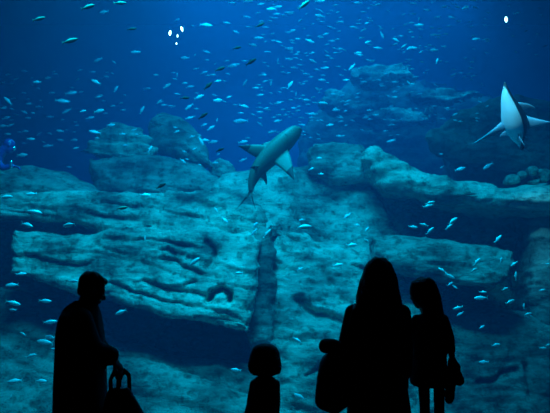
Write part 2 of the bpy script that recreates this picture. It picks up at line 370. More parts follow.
rock('rock_slab', 'dim pitted rock bank beside the girl\'s bundle',
     [(395, 303), (440, 298), (480, 304), (530, 312), (560, 312), (560, 470), (395, 470)], 10.6, T=2, b=.5, lean=.25, h=.4, amp=.05, big=.25, seed=20, mat='rock_dim',
     cuts=[([(486, 385), (500, 384), (510, 376), (522, 374)], .06, .5), ([(485, 312), (508, 314)], .05, .4), ([(498, 402), (512, 404)], .04, .3), ([(532, 370), (536, 400)], .06, .4)])
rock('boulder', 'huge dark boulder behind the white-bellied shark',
     [(424, 134), (430, 126), (444, 122), (462, 108), (488, 97), (520, 92), (560, 97), (640, 104), (640, 178), (560, 180), (520, 172), (470, 162), (448, 154), (432, 148)], 13.6, T=2.2, taper=.5, b=.4, lean=-.05, amp=.05, big=.2, seed=21, mat='rock_shade', cat='rock')
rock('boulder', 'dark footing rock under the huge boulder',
     [(446, 146), (470, 152), (640, 150), (640, 192), (500, 192), (452, 182)], 15.0, T=2, b=.5, lean=.1, amp=.06, seed=22, mat='rock_shade')
for k, (x, y, r) in enumerate([(514, 180, 7), (524, 175, 6), (534, 171, 7), (545, 176, 8), (536, 181, 6)]):
    rock('rubble_stone', ['knobbly stone nearest the shark on the ledge below it', 'small pale stone on the ledge, second from the shark', 'topmost stone of the rubble on the ledge', 'largest rubble stone, at the very end of the ledge', 'low rubble stone in front of the topmost one'][k],
         [(x + r * math.cos(a) * (1 + .2 * math.sin(3 * a + k)), y + r * .8 * math.sin(a)) for a in [2 * PI * i / 9 for i in range(9)]], 11.6 + .1 * (k % 2), T=.35, b=.15, lean=.2, amp=.02, big=.06, vox=.03, seed=30 + k, group='rubble stones on the long ledge', cat='stone')
# far reef, faint through the water
far = [('pale far reef shelf, highest of the hazy shelves', [(346, 80), (349, 71), (375, 66), (402, 69), (418, 77), (404, 84), (370, 86)], 20),
       ('hazy far reef shelf beneath the highest one, above the shark\'s nose', [(318, 104), (328, 93), (352, 94), (374, 99), (392, 105), (356, 110), (322, 110)], 20.4),
       ('thin hazy far reef shelf running toward the white-bellied shark', [(402, 94), (440, 88), (480, 90), (488, 97), (450, 102), (410, 100)], 19.6),
       ('faint wide reef shelf just below the other hazy shelves', [(352, 120), (380, 111), (420, 108), (440, 112), (430, 124), (380, 128)], 21)]
for k, (lb, pl, y) in enumerate(far):
    rock('reef_shelf', lb, pl, y, T=1.4, taper=.6, b=.3, lean=.8, h=.25, amp=.2, dip=.05, big=.4, vox=.07, fine=.12, seed=50 + k, group=None, cat='rock')

rock('reef_mound', 'dim far mound of rock carrying the hazy reef shelves', [(318, 108), (350, 76), (400, 72), (440, 90), (492, 94), (530, 120), (540, 330), (290, 330), (300, 130)], 21.6, T=2, b=.8, lean=.15, amp=.1, vox=.1, seed=60, mat='rock_shade')
# ------------------------------------------------------------------ fish
def fish_mesh(name, tall=.3, wide=.16, tail=True):
    """unit length along +X (nose at +.5)"""
    bm = bmesh.new(); seg = 10
    prof = [(.5, .01), (.44, .36), (.3, .78), (.1, 1), (-.1, .9), (-.26, .5), (-.36, .2), (-.4, .14)]
    vs = []
    for x, s in prof:
        vs.append([bm.verts.new((x, math.cos(2 * PI * k / seg) * wide * .5 * s, math.sin(2 * PI * k / seg) * tall * .5 * s)) for k in range(seg)])
    for a, b_ in zip(vs, vs[1:]):
        for k in range(seg): bm.faces.new((a[k], a[(k + 1) % seg], b_[(k + 1) % seg], b_[k]))
    bm.faces.new(vs[0]); bm.faces.new(vs[-1][::-1])
    if tail: plate(bm, [(-.36, .03), (-.5, .15), (-.44, 0), (-.5, -.15), (-.36, -.03)], .012); plate(bm, [(.14, tall * .46), (.0, tall * .46 + .07), (-.2, tall * .3), (-.1, tall * .35)], .01)
    bmesh.ops.recalc_face_normals(bm, faces=bm.faces)
    me = bpy.data.meshes.new(name); bm.to_mesh(me); bm.free()
    me.polygons.foreach_set('use_smooth', [True] * len(me.polygons)); return me
def plate(bm, pts, th):
    n = len(pts)
    a = [bm.verts.new((x, -th / 2, z)) for x, z in pts]; b_ = [bm.verts.new((x, th / 2, z)) for x, z in pts]
    bm.faces.new(a); bm.faces.new(b_[::-1])
    for i in range(n): bm.faces.new((a[i], b_[i], b_[(i + 1) % n], a[(i + 1) % n]))
FM = {}
for kk, mt, tall in (('s', 'silver', .3), ('k', 'darkfish', .27), ('o', 'olive', .28)):
    me = fish_mesh('fish_' + kk, tall); me.materials.append(M[mt]); FM[kk] = me
    me = fish_mesh('fish_body_' + kk, tall, tail=False); me.materials.append(M[mt]); FM[kk + 'b'] = me
    bm = bmesh.new(); plate(bm, [(-.36, .03), (-.5, .16), (-.43, 0), (-.5, -.16), (-.36, -.03)], .012)
    me = bpy.data.meshes.new('tail_' + kk); bmesh.ops.recalc_face_normals(bm, faces=bm.faces); bm.to_mesh(me); bm.free(); me.materials.append(M['fin'] if kk == 's' else M[mt]); FM[kk + 't'] = me
    bm = bmesh.new(); plate(bm, [(.16, tall * .44), (.02, tall * .46 + .07), (-.2, tall * .26), (-.05, tall * .36)], .012)
    me = bpy.data.meshes.new('dorsal_' + kk); bmesh.ops.recalc_face_normals(bm, faces=bm.faces); bm.to_mesh(me); bm.free(); me.materials.append(M['fin'] if kk == 's' else M[mt]); FM[kk + 'd'] = me
# x,y,length px,tilt deg,kind: k dark, o olive backed, b bright, n plain, d dim
FT = """39,19,14,12,o;70,41,17,15,o;88,7,15,18,o;120,3,13,10,o;132,29,10,12,k;104,12,10,5,b;135,52,9,0,b;98,60,10,20,n;114,62,5,-40,n;37,82,9,0,b;48,78,7,5,n;55,74,6,0,d;96,82,11,-25,b;116,89,8,60,n;52,93,7,0,n;71,93,12,15,n;98,97,7,5,n;24,93,5,0,d;8,101,11,-45,b;62,101,14,-3,n;29,103,6,0,d;3,83,5,0,d;32,78,4,0,d;103,101,6,0,d;
260,25,11,28,k;237,48,9,15,k;251,62,13,30,k;220,69,12,25,k;208,86,12,45,k;185,98,10,0,k;206,25,13,-3,b;227,23,8,0,n;232,3,8,0,n;248,1,11,0,n;261,4,8,15,n;271,9,10,0,b;247,17,8,0,d;259,38,11,0,n;236,32,7,-20,n;253,45,9,-10,n;207,52,8,-15,n;207,60,5,0,n;185,58,10,-5,n;195,55,4,60,d;232,66,11,5,n;196,69,6,15,d;204,73,9,20,d;156,75,6,0,n;177,75,5,85,d;264,75,6,0,n;167,86,9,28,n;147,89,8,5,d;218,81,8,15,b;185,83,6,5,n;190,87,9,15,d;245,83,8,60,d;271,83,7,85,d;256,88,7,0,n;260,95,7,0,n;229,97,6,15,b;199,97,11,25,n;218,100,9,5,b;160,102,7,20,d;213,75,7,0,d;177,20,6,25,d;193,26,4,-30,d;138,52,7,-10,b;269,52,5,0,d;249,27,6,0,d;
321,11,6,-30,b;338,12,5,20,n;358,3,9,-5,n;304,5,15,40,o;320,1,11,0,b;298,39,6,-5,b;310,41,10,-18,b;326,34,7,22,n;332,41,7,0,n;382,35,8,-65,n;368,42,8,25,b;358,53,8,0,b;360,55,7,0,n;378,48,9,-5,b;396,40,8,-35,b;340,49,7,0,n;289,49,9,-18,n;289,59,8,0,n;312,53,6,10,n;313,61,8,-22,n;325,68,9,0,n;352,67,9,42,b;290,85,10,55,b;278,61,6,85,d;294,68,8,0,d;346,80,7,0,b;322,80,8,0,n;371,61,8,0,n;395,97,6,0,b;307,100,8,0,n;296,94,5,80,d;303,84,5,10,d;334,94,7,0,n;324,103,8,-5,b;292,31,8,15,n;320,16,11,-5,n;289,13,9,0,n;277,14,7,10,b;277,7,11,0,b;353,27,7,0,n;341,22,6,0,n;367,23,5,20,b;377,5,7,15,n;411,23,6,0,n;404,46,7,35,b;410,48,8,30,b;401,36,5,0,b;409,83,6,-45,n;395,82,7,0,n;364,82,7,0,d;336,53,6,0,d;306,74,6,0,d;299,52,5,0,d;279,42,6,-10,b;325,62,5,0,d;
427,10,7,-10,n;438,17,6,0,n;454,4,6,0,d;465,8,9,25,b;419,25,9,-5,b;421,29,6,0,n;434,35,8,0,n;434,50,10,5,b;476,39,8,5,b;414,48,8,10,b;421,52,6,35,n;437,61,6,75,b;474,36,5,0,d;472,62,5,0,d;447,62,4,0,d;412,69,5,0,n;425,73,5,0,d;461,73,5,0,d;412,84,6,0,n;415,77,5,0,d;465,77,5,0,d;419,19,5,80,d;517,13,7,5,n;411,32,5,0,n;413,37,4,0,n;
526,31,5,20,k;529,44,4,0,k;545,46,5,10,k;516,52,4,0,k;536,55,4,0,k;509,6,4,15,k;539,8,5,0,k;513,36,4,0,k;522,25,4,0,k;485,19,4,0,k;541,15,4,0,k;537,34,4,0,k;508,28,4,0,k;
3,108,6,5,n;29,104,6,0,n;67,111,11,30,n;83,111,7,10,b;99,111,12,8,b;24,112,7,-20,n;33,113,4,0,n;6,118,9,20,n;28,118,6,0,d;3,126,9,5,n;11,125,7,25,n;50,117,8,0,d;39,107,8,0,d;90,118,9,20,d;111,125,9,3,b;95,132,12,-8,b;60,131,9,-12,n;75,122,5,0,d;8,134,6,0,n;39,134,6,30,d;31,139,8,0,n;49,133,5,0,d;60,140,7,-8,d;48,146,10,10,d;74,140,8,0,n;76,148,7,5,b;22,155,12,0,n;69,167,5,0,d;31,194,10,5,b;6,197,12,5,b;97,138,5,0,n;74,132,4,0,d;123,110,5,0,d;
142,110,9,60,n;159,102,7,40,n;164,105,6,0,n;189,107,10,35,n;203,116,12,30,k;189,118,8,15,n;217,120,4,80,b;241,121,15,5,n;204,125,7,25,n;211,128,9,35,n;205,140,9,-5,n;213,142,10,10,n;220,150,9,22,k;243,142,10,8,n;243,160,8,20,n;201,141,10,-60,b;150,149,8,60,b;183,161,7,-35,b;161,186,11,30,k;145,195,10,0,b;272,132,9,15,n;244,106,10,-10,n;260,112,7,5,n;267,108,5,10,n;217,101,8,0,b;260,124,7,-35,d;170,106,6,0,d;241,113,6,0,n;235,105,5,0,d;
322,103,7,0,b;348,101,7,20,n;294,108,6,0,n;278,103,8,10,n;313,114,10,5,n;336,110,8,0,n;278,121,9,15,n;330,125,8,12,b;339,136,6,-5,n;302,125,7,-5,d;279,115,6,0,d;366,118,5,0,d;391,141,9,10,n;311,169,6,25,n;319,158,6,0,n;321,174,6,0,n;394,125,5,0,d;376,115,6,0,d;447,108,5,0,b;460,169,11,15,b;488,166,12,32,b;430,203,9,15,b;442,167,5,30,n;441,154,4,0,n;
34,212,14,-8,b;27,225,13,-15,b;69,225,13,10,b;122,208,12,8,o;21,274,9,5,b;12,285,11,5,b;73,281,9,0,b;45,301,11,-3,b;13,303,13,-15,b;13,310,8,0,b;194,262,12,38,b;225,220,8,-40,n;216,210,6,-60,n;255,225,8,45,n;254,232,9,50,n;267,234,10,50,b;239,273,7,0,b;197,211,5,85,b;145,238,5,85,b;148,226,8,0,k;302,220,7,8,n;304,227,14,5,b;347,216,9,35,n;357,225,6,0,n;367,229,6,50,n;352,245,10,5,b;367,241,6,-35,b;338,265,9,10,b;300,269,7,25,n;313,249,3,60,n;
428,206,9,15,b;413,227,8,-5,b;424,225,8,-15,b;430,231,9,45,b;453,221,11,35,b;449,227,8,40,b;498,239,9,48,b;477,262,9,50,b;474,270,7,25,b;442,270,7,-30,b;450,276,9,-30,b;514,264,7,35,b;516,276,8,88,b;501,260,6,70,n;505,289,7,20,b;483,292,6,0,b;481,298,12,3,b;510,302,10,20,b;458,308,9,15,b;524,306,5,88,b;548,264,5,0,b;542,290,6,15,n;450,284,7,30,n;455,287,6,-35,n;
50,322,12,5,b;23,334,7,-25,b;50,337,10,-5,b;45,342,15,-5,b;54,349,6,0,b;31,356,10,18,b;15,381,13,8,b;41,381,11,0,b;121,312,11,22,b;99,324,6,0,b;236,370,9,-8,b;297,340,9,-30,b;300,397,12,-28,b;460,314,7,30,n;528,314,7,15,b;482,327,7,25,n;496,345,9,5,b;484,362,10,0,n;543,348,6,0,b;548,345,5,20,b;11,396,3,80,n"""
def inside(x, y, poly):
    c = False; n = len(poly); j = n - 1
    for i in range(n):
        xi, yi = poly[i]; xj, yj = poly[j]
        if (yi > y) != (yj > y) and x < (xj - xi) * (y - yi) / (yj - yi) + xi: c = not c
        j = i
    return c
rng = random.Random(5)
fish = []
for line in FT.replace('\n', '').split(';'):
    if not line.strip(): continue
    a = line.split(','); fish.append((float(a[0]), float(a[1]), float(a[2]), float(a[3]), a[4]))
LM = [('the grey shark\'s snout', 300, 130), ('the grey shark\'s tail', 249, 212), ('the grey shark\'s raised fin', 240, 148), ('the grey shark\'s lower fin', 292, 174),
      ('the twin lamps', 175, 32), ('the single lamp', 506, 19), ('the white-bellied shark', 512, 112), ('the outcrop\'s dark crown', 172, 120), ('the outcrop\'s shoulder', 110, 135), ('the outcrop\'s base block', 150, 180),
      ('the pale rock dome', 50, 172), ('the dark cleft', 45, 224), ('the glinting diver', 10, 152), ('the man\'s head', 92, 285), ('the man\'s back', 52, 335), ('the man\'s hand', 120, 362),
      ('the child\'s head', 265, 358), ('the woman\'s head', 378, 272), ('the woman\'s bag', 330, 380), ('the girl\'s head', 424, 290), ('the girl\'s bundle', 456, 375),
      ('the dark cave', 445, 222), ('the blunt slab nose', 518, 264), ('the highest far shelf', 378, 74), ('the thinnest far shelf', 448, 94),
      ('the long ledge', 450, 186), ('the dark rock hole', 217, 297), ('the diagonal ridge', 310, 240), ('the second far shelf', 350, 104), ('the huge dark boulder', 470, 130)]
def where(x, y):
    nm, lx, ly = min(LM, key=lambda q: math.hypot(q[1] - x, q[2] - y))
    dx, dy = x - lx, y - ly; d = math.hypot(dx, dy)
    far_ = '' if d < 22 else ('a little ' if d < 45 else ('some way ' if d < 80 else 'far '))
    if d < 7: rel = 'level with'
    elif abs(dx) > 2.2 * abs(dy): rel = 'right of' if dx > 0 else 'left of'
    elif abs(dy) > 2.2 * abs(dx): rel = 'below' if dy > 0 else 'above'
    else: rel = ('below-' if dy > 0 else 'above-') + ('right of' if dx > 0 else 'left of')
    return far_, rel, nm
def lab(x, y, l, a, k, lvl):
    s = {'b': 'bright', 'n': 'pale', 'd': 'faint hazy', 'k': 'dark', 'o': 'olive-backed'}[k]
    size = '' if lvl < 1 else ('long ' if l >= 10 else ('short ' if l < 7 else 'mid-sized '))
    tilt = 'level' if abs(a) < 9 else ('tilted upward' if 0 < a < 50 else ('steeply upright' if a >= 50 else ('tilted downward' if a > -50 else 'diving steeply')))
    f_, rel, nm = where(x, y)
    return f"{size}{s} fish {tilt} {rel} {nm}".strip()
def depth_cap(x, y):
    return min([Y for pl, Y, T in ROCKS if inside(x, y, pl)] + [24])
def place(x, y, l, a, k):
    cap = depth_cap(x, y) - .5
    if k in 'ok': Y = 7.3 if l > 8 else 14
    elif k == 'b': Y = 7.3 + rng.random() if y > 190 else 10.8 + rng.random() * 2
    elif k == 'n': Y = 9.3 + rng.random() if y > 190 else 12.2 + rng.random() * 2.5
    else: Y = 14.5 + rng.random() * 3
    Y = min(Y, cap)
    s = l * Y / F_PX * (1.18 if k == 'b' and y > 190 else 1.05)
    p = P(x, y, Y)
    facing = 1 if rng.random() < .55 else -1
    if k in 'ok': facing = 1
    yaw = rng.uniform(-.35, .35)
    if facing < 0: yaw += PI; tl = math.radians(a)
    else: tl = -math.radians(a)
    R_ = Matrix.Rotation(yaw, 4, 'Z') @ Matrix.Rotation(tl, 4, 'Y') @ Matrix.Rotation(rng.uniform(-.3, .3), 4, 'X')
    return Matrix.Translation(p) @ R_ @ Matrix.Scale(s, 4), Y
# dim filler of the distant school
fill = []
def scatter(n, x0, x1, y0, y1, lo, hi, kinds='d'):
    for _ in range(n):
        x = rng.uniform(x0, x1); y = rng.uniform(y0, y1)
        fill.append((x, y, rng.uniform(lo, hi), rng.gauss(0, 14), rng.choice(kinds)))
scatter(12, 255, 480, 0, 60, 5, 7, 'nd')
ranked = sorted(fish + fill, key=lambda f_: -f_[2]); spare = ranked[300:]
fish = [f_ for f_ in fish + fill if f_ not in spare]; fill = []
levels = [lab(*f, 0) for f in fish + fill]
from collections import Counter
cnt = Counter(levels)
labels = [l if cnt[l] == 1 else lab(*f, 1) for l, f in zip(levels, fish + fill)]
cnt = Counter(labels)
ORD = ['', 'second', 'third', 'fourth', 'fifth', 'sixth', 'seventh', 'eighth']; NUM = ['', '', 'two', 'three', 'four', 'five', 'six', 'seven', 'eight', 'nine']
allf = fish + fill
for lb_, c_ in list(cnt.items()):
    if c_ < 2 or c_ > 8: continue
    idx = [i for i, l_2 in enumerate(labels) if l_2 == lb_]
    ys_ = [allf[i][1] for i in idx]; xs_ = [allf[i][0] for i in idx]
    vert = (max(ys_) - min(ys_)) >= (max(xs_) - min(xs_))
    idx.sort(key=lambda i: allf[i][1] if vert else allf[i][0])
    for n_, i in enumerate(idx):
        if c_ == 2: w_ = ('upper', 'lower')[n_] if vert else ('left', 'right')[n_]
        elif n_ == 0: w_ = 'topmost' if vert else 'leftmost'
        elif n_ == c_ - 1: w_ = 'lowest' if vert else 'rightmost'
        else: w_ = ORD[n_] + (' down' if vert else ' from left')
        labels[i] = w_ + ' of ' + NUM[c_] + ': ' + labels[i]
cnt = Counter(labels)
for i, ((x, y, l, a, k), lb) in enumerate(zip(fish + fill, labels)):
    mw, Y = place(x, y, l, a, k)
    fam = 's' if k in 'bnd' else k
    big = l >= 10.5
    o = bpy.data.objects.new('fish', FM[fam + ('b' if big else '')]); C.objects.link(o); o.matrix_world = mw
    if big:
        for nm, sfx in (('tail_fin', 't'), ('dorsal_fin', 'd')):
            c = bpy.data.objects.new(nm, FM[fam + sfx]); C.objects.link(c); c.parent = o
    g = {'s': 'silvery fish of the loose school', 'k': 'dark fish', 'o': 'olive-backed fish near the surface'}[fam]
    if cnt[lb] > 1: g = 'look-alikes: ' + lb
    tag(o, lb, 'fish', g)
print('LONG', [l for l in labels if len(l.split()) > 15]); print('FISH', len(fish) + len(fill), 'dups', sum(v for v in cnt.values() if v > 1))
fill = list(spare)
scatter(250, 255, 490, 0, 122, 3.5, 6.5); scatter(45, 0, 145, 68, 150, 3.5, 6.5); scatter(45, 170, 285, 60, 165, 3.5, 6.5); scatter(22, 300, 400, 110, 140, 3.5, 5.5)
V, Fc = [], []
src = FM['s']; sv = [v.co.copy() for v in src.vertices]; sf = [tuple(p.vertices) for p in src.polygons]
for f in fill:
    mw, Y = place(*f); b0 = len(V); V += [tuple(mw @ v) for v in sv]; Fc += [tuple(b0 + i for i in p) for p in sf]
me = bpy.data.meshes.new('distant_fish'); me.from_pydata(V, [], Fc); me.update()
o = link('distant_fish', me, M['silver']); tag(o, 'distant haze of tiny pale fish schooling in the open blue water', 'fish', kind='stuff')

# ------------------------------------------------------------------ sharks
def shark(name, label, spine, up, Lm, mat, finmat, pect, tip=True, scale_r=1.0, caudal_vec=None, tailsc=1.0):
    """spine: world points nose to tail root with radii (half width, half height); up: dorsal direction; root empty in mid body"""
    mid = spine[len(spine) // 3][0]
    F = (spine[0][0] - spine[-1][0]).normalized(); U = (Vector(up) - F * F.dot(Vector(up))).normalized(); S = U.cross(F).normalized()  # S: shark's left
    R3 = Matrix((F, S, U)).transposed(); root_m = Matrix.Translation(mid) @ R3.to_4x4(); inv = root_m.inverted()
    root = bpy.data.objects.new(name, None); C.objects.link(root); root.matrix_world = root_m; tag(root, label, 'shark')
    loc = [(inv @ p, a, h) for p, a, h in spine]
    # resample with catmull-rom
    pts = []
    n = len(loc)
    for i in range(n - 1):
        p0, p1, p2, p3 = (loc[max(0, i - 1)], loc[i], loc[i + 1], loc[min(n - 1, i + 2)])
        for k in range(5):
            t = k / 5
            cr = lambda a, b_, c, d: .5 * ((2 * b_) + (c - a) * t + (2 * a - 5 * b_ + 4 * c - d) * t * t + (3 * b_ - a - 3 * c + d) * t ** 3)
            pts.append((Vector([cr(p0[0][q], p1[0][q], p2[0][q], p3[0][q]) for q in range(3)]), max(.004, cr(p0[1], p1[1], p2[1], p3[1])), max(.004, cr(p0[2], p1[2], p2[2], p3[2]))))
    pts.append(loc[-1])
    bm = bmesh.new(); seg = 20; prev = None
    for i, (p, rw, rh) in enumerate(pts):
        T_ = (pts[min(i + 1, len(pts) - 1)][0] - pts[max(i - 1, 0)][0]).normalized()
        z = Vector((0, 0, 1)); z = (z - T_ * T_.dot(z)).normalized(); y = z.cross(T_).normalized()
        ring = []
        for k in range(seg):
            a = 2 * PI * k / seg; cz = math.sin(a); flat_ = .78 if cz < 0 else 1
            ring.append(bm.verts.new(p + y * math.cos(a) * rw * scale_r + z * cz * rh * flat_ * scale_r))
        if prev:
            for k in range(seg): bm.faces.new((prev[k], prev[(k + 1) % seg], ring[(k + 1) % seg], ring[k]))
        else: bm.faces.new(ring)
        prev = ring
    bm.faces.new(prev[::-1])
    # the body's own frame is the root's
    bmesh.ops.recalc_face_normals(bm, faces=bm.faces)
    me = bpy.data.meshes.new('body'); bm.to_mesh(me); bm.free(); body = bpy.data.objects.new('body', me); C.objects.link(body); me.materials.append(M[mat])
    me.polygons.foreach_set('use_smooth', [True] * len(me.polygons)); body.parent = root
    def fin(nm, w_pts, th, tipfrac=.42):
        # w_pts: local outline: root-front, tip-front, tip, tip-back, root-back
        ps = [Vector(q) for q in w_pts]
        nrm = Vector((0, 0, 0))
        for a_, b_ in zip(ps, ps[1:] + ps[:1]): nrm += a_.cross(b_)
        nrm.normalize(); c_ = (ps[0] + ps[-1]) / 2
        bm = bmesh.new(); reach = max((q - c_).length for q in ps)
        def sub(poly):  # rows from root edge to tip
            return poly
        rows = 8; fr_, bk_ = ps[0], ps[-1]; tipp = ps[2]
        grid = []
        for r in range(rows + 1):
            t = r / rows
            def bez(a, b_, c, t): return a * (1 - t) ** 2 + b_ * 2 * t * (1 - t) + c * t * t
            A = bez(fr_, ps[1], tipp, t); B = bez(bk_, ps[3], tipp, t)
            row = []
            for s in range(7):
                u = s / 6; pz = A.lerp(B, u); e = th * (1 - t * .8) * math.sqrt(max(0, 1 - (2 * u - 1) ** 2)) * .5
                row.append((bm.verts.new(pz + nrm * (e + .001)), bm.verts.new(pz - nrm * (e + .001))))
            grid.append(row)
        fs = []
        for r in range(rows):
            for s in range(6):
                for sd in (0, 1):
                    fs.append((bm.faces.new((grid[r][s][sd], grid[r][s + 1][sd], grid[r + 1][s + 1][sd], grid[r + 1][s][sd])), r))
            for s in (0, 6): fs.append((bm.faces.new((grid[r][s][0], grid[r][s][1], grid[r + 1][s][1], grid[r + 1][s][0])), r))
        bmesh.ops.remove_doubles(bm, verts=bm.verts, dist=.0005)
        bmesh.ops.recalc_face_normals(bm, faces=bm.faces)
        for f, r in fs:
            if f.is_valid: f.material_index = 1 if tip and r >= rows * (1 - tipfrac) else 0
        me = bpy.data.meshes.new(nm); bm.to_mesh(me); bm.free(); me.materials.append(M[finmat]); me.materials.append(M['black_tip'])
        me.polygons.foreach_set('use_smooth', [True] * len(me.polygons))
        o = bpy.data.objects.new(nm, me); C.objects.link(o); o.parent = root; return o
    def at(t):  # point along the resampled spine
        return pts[int(t * (len(pts) - 1))]
    for w in pect:  # world outline points
        fin('pectoral_fin', [inv @ Vector(q) for q in w], .05)
    p, rw, rh = at(.42); fin('dorsal_fin', [p + Vector((.13, 0, rh * .8)), p + Vector((.0, 0, rh + .2)), p + Vector((-.13, 0, rh + .24)), p + Vector((-.08, 0, rh + .06)), p + Vector((-.13, 0, rh * .8))], .03)
    p, rw, rh = at(.8); fin('second_dorsal_fin', [p + Vector((.05, 0, rh * .8)), p + Vector((-.01, 0, rh + .05)), p + Vector((-.07, 0, rh + .06)), p + Vector((-.04, 0, rh + .01)), p + Vector((-.05, 0, rh * .8))], .015)
    p, rw, rh = at(.68)
    for s in (-1, 1): fin('pelvic_fin', [p + Vector((.05, s * rw * .7, -rh * .4)), p + Vector((.0, s * (rw + .08), -rh * .6)), p + Vector((-.1, s * (rw + .14), -rh * .7)), p + Vector((-.06, s * (rw + .03), -rh * .6)), p + Vector((-.07, s * rw * .7, -rh * .4))], .015, .5)
    p, rw, rh = pts[-1]; q = (pts[-1][0] - pts[-4][0]).normalized() if caudal_vec is None else (inv.to_3x3() @ Vector(caudal_vec)).normalized()
    ts = tailsc
    fin('tail_fin', [p + Vector((.02, 0, rh * .9)) - q * .02, p + q * .15 * ts + Vector((0, 0, .1 * ts)), p + q * .34 * ts + Vector((0, 0, .26 * ts)), p + q * .1 * ts + Vector((0, 0, .06)), p + Vector((0, 0, -rh * .5))], .02, .7)
    fin('tail_fin', [p + Vector((.02, 0, rh * .5)) - q * .02, p + q * .08 * ts, p + q * .17 * ts + Vector((0, 0, -.13 * ts)), p + q * .06 * ts + Vector((0, 0, -.04)), p + Vector((0, 0, -rh * .9))], .02, .7)
    p, rw, rh = at(.09)
    for s in (-1, 1):
        bm = bmesh.new(); ball(bm, p + Vector((0, s * rw * .9, rh * .1)), (.014, .008, .012)); me = bpy.data.meshes.new('eye'); bm.to_mesh(me); bm.free(); me.materials.append(M['fish_eye'])
        o = bpy.data.objects.new('eye', me); C.objects.link(o); o.parent = root
    # gill slits and mouth as thin dark strips hugging the skin
    for j in range(5):
        p, rw, rh = at(.22 + j * .022)
        for s in (-1, 1):
            bm = bmesh.new(); prevv = None
            for k in range(6):
                a = math.radians(-45 + 60 * k / 5); y_ = s * math.cos(a) * rw * 1.01; z_ = math.sin(a) * rh * (.79 if a < 0 else 1.01)
                va = bm.verts.new(p + Vector((.005, y_, z_))); vb = bm.verts.new(p + Vector((-.005, y_, z_)))
                if prevv: bm.faces.new((prevv[0], prevv[1], vb, va))
                prevv = (va, vb)
            me = bpy.data.meshes.new('gill_slit'); bm.to_mesh(me); bm.free(); me.materials.append(M['black_tip']); o = bpy.data.objects.new('gill_slit', me); C.objects.link(o); o.parent = root
    bm = bmesh.new(); prevv = None; p, rw, rh = at(.1)
    for k in range(11):
        a = math.radians(-65 + 130 * k / 10); c_ = p + Vector((math.cos(a) * .06 - .05, math.sin(a) * rw * .75, -rh * .8 * (1 - .25 * abs(math.sin(a)) ** 2)))
        va = bm.verts.new(c_ + Vector((.006, 0, 0))); vb = bm.verts.new(c_ + Vector((-.006, 0, -.004)))
        if prevv: bm.faces.new((prevv[0], prevv[1], vb, va))
        prevv = (va, vb)
    me = bpy.data.meshes.new('mouth'); bm.to_mesh(me); bm.free(); me.materials.append(M['black_tip']); o = bpy.data.objects.new('mouth', me); C.objects.link(o); o.parent = root
    return root
YS = 9.4
sp = [(P(301, 128, YS + .05), .02, .02), (P(297, 131, YS + .05), .115, .075), (P(288, 139, YS), .165, .13), (P(276, 151, YS), .185, .16), (P(264, 163, YS), .155, .15), (P(256, 174, YS), .105, .11), (P(252, 184, YS), .06, .07), (P(251, 191, YS), .03, .045)]
shark('shark', 'grey shark with black-tipped fins gliding up above the pale slope', sp, (-.6, .6, .45), 1.6, 'shark', 'fin_grey',
      [[P(272, 146, YS - .02), P(256, 143, YS - .12), P(238, 146, YS - .22), P(250, 154, YS - .12), P(260, 160, YS)],
       [P(287, 148, YS - .02), P(293, 160, YS - .15), P(294, 180, YS - .22), P(284, 170, YS - .15), P(270, 160, YS - .02)]],
      caudal_vec=P(248, 216, YS + .05) - P(251, 191, YS), tailsc=1.35)
Y2 = 9.2
sp = [(P(504.5, 82, Y2 - .3), .012, .012), (P(505.5, 90, Y2 - .27), .06, .05), (P(507.5, 101, Y2 - .2), .12, .11), (P(511, 112, Y2 - .12), .18, .17), (P(513.5, 121, Y2 - .03), .21, .2), (P(515.5, 129, Y2 + .06), .19, .18), (P(517.5, 137, Y2 + .14), .12, .12), (P(520, 143, Y2 + .22), .05, .06), (P(522, 149, Y2 + .3), .025, .04)]
shark('shark', 'white-bellied shark with spread fins rising before the dark boulder', sp, (.95, .22, .2), 1.8, 'shark_w', 'fin_pale',
      [[P(501, 122, Y2 - .15), P(490, 133, Y2 - .35), P(472, 144, Y2 - .45), P(488, 138, Y2 - .3), P(505, 131, Y2 - .1)],
       [P(524, 115, Y2 - .05), P(536, 119, Y2 - .25), P(552, 122, Y2 - .35), P(538, 126, Y2 - .2), P(526, 130, Y2 + .05)]], tip=False, tailsc=.4)

# ------------------------------------------------------------------ underwater lamps
def lamp(x, y, Y, r, label, aim=(-.1, -1, -.1), group=None):
    p = P(x, y, Y); root = bpy.data.objects.new('underwater_lamp', None); C.objects.link(root); root.location = p; tag(root, label, 'lamp', group)
    d = Vector(aim).normalized(); rot = d.to_track_quat('Z', 'Y').to_matrix().to_4x4()
    bm = bmesh.new(); bmesh.ops.create_cone(bm, cap_ends=True, segments=20, radius1=r * .5, radius2=r * .95, depth=r * 2, matrix=Matrix.Translation(-d * r) @ rot)
    me = bpy.data.meshes.new('housing'); bm.to_mesh(me); bm.free(); me.materials.append(M['steel']); o = bpy.data.objects.new('housing', me); C.objects.link(o); o.parent = root
    bm = bmesh.new(); ball(bm, d * r * .1, (r * .75, r * 1.5, r * .4), rot.to_3x3())
    me = bpy.data.meshes.new('lens'); bm.to_mesh(me); bm.free(); me.materials.append(M['lamp']); o = bpy.data.objects.new('lens', me); C.objects.link(o); o.parent = root
G_ = None
lamp(170, 33, 12, .037, 'lower-set of the two bright white lamps hanging in open water', (.75, -.8, -.3), G_)
lamp(182, 29, 12, .036, 'higher-set of the two bright white lamps hanging in open water', (-.6, -.9, -.6), G_)
lamp(177.5, 36, 12.3, .02, 'tiny dim lamp just beneath the bright pair', group=G_)
lamp(176.5, 43.5, 12.3, .018, 'lowest tiny lamp hanging under the bright pair', group=G_)
lamp(506, 19.5, 13, .045, 'single greenish white lamp high above the white-bellied shark')

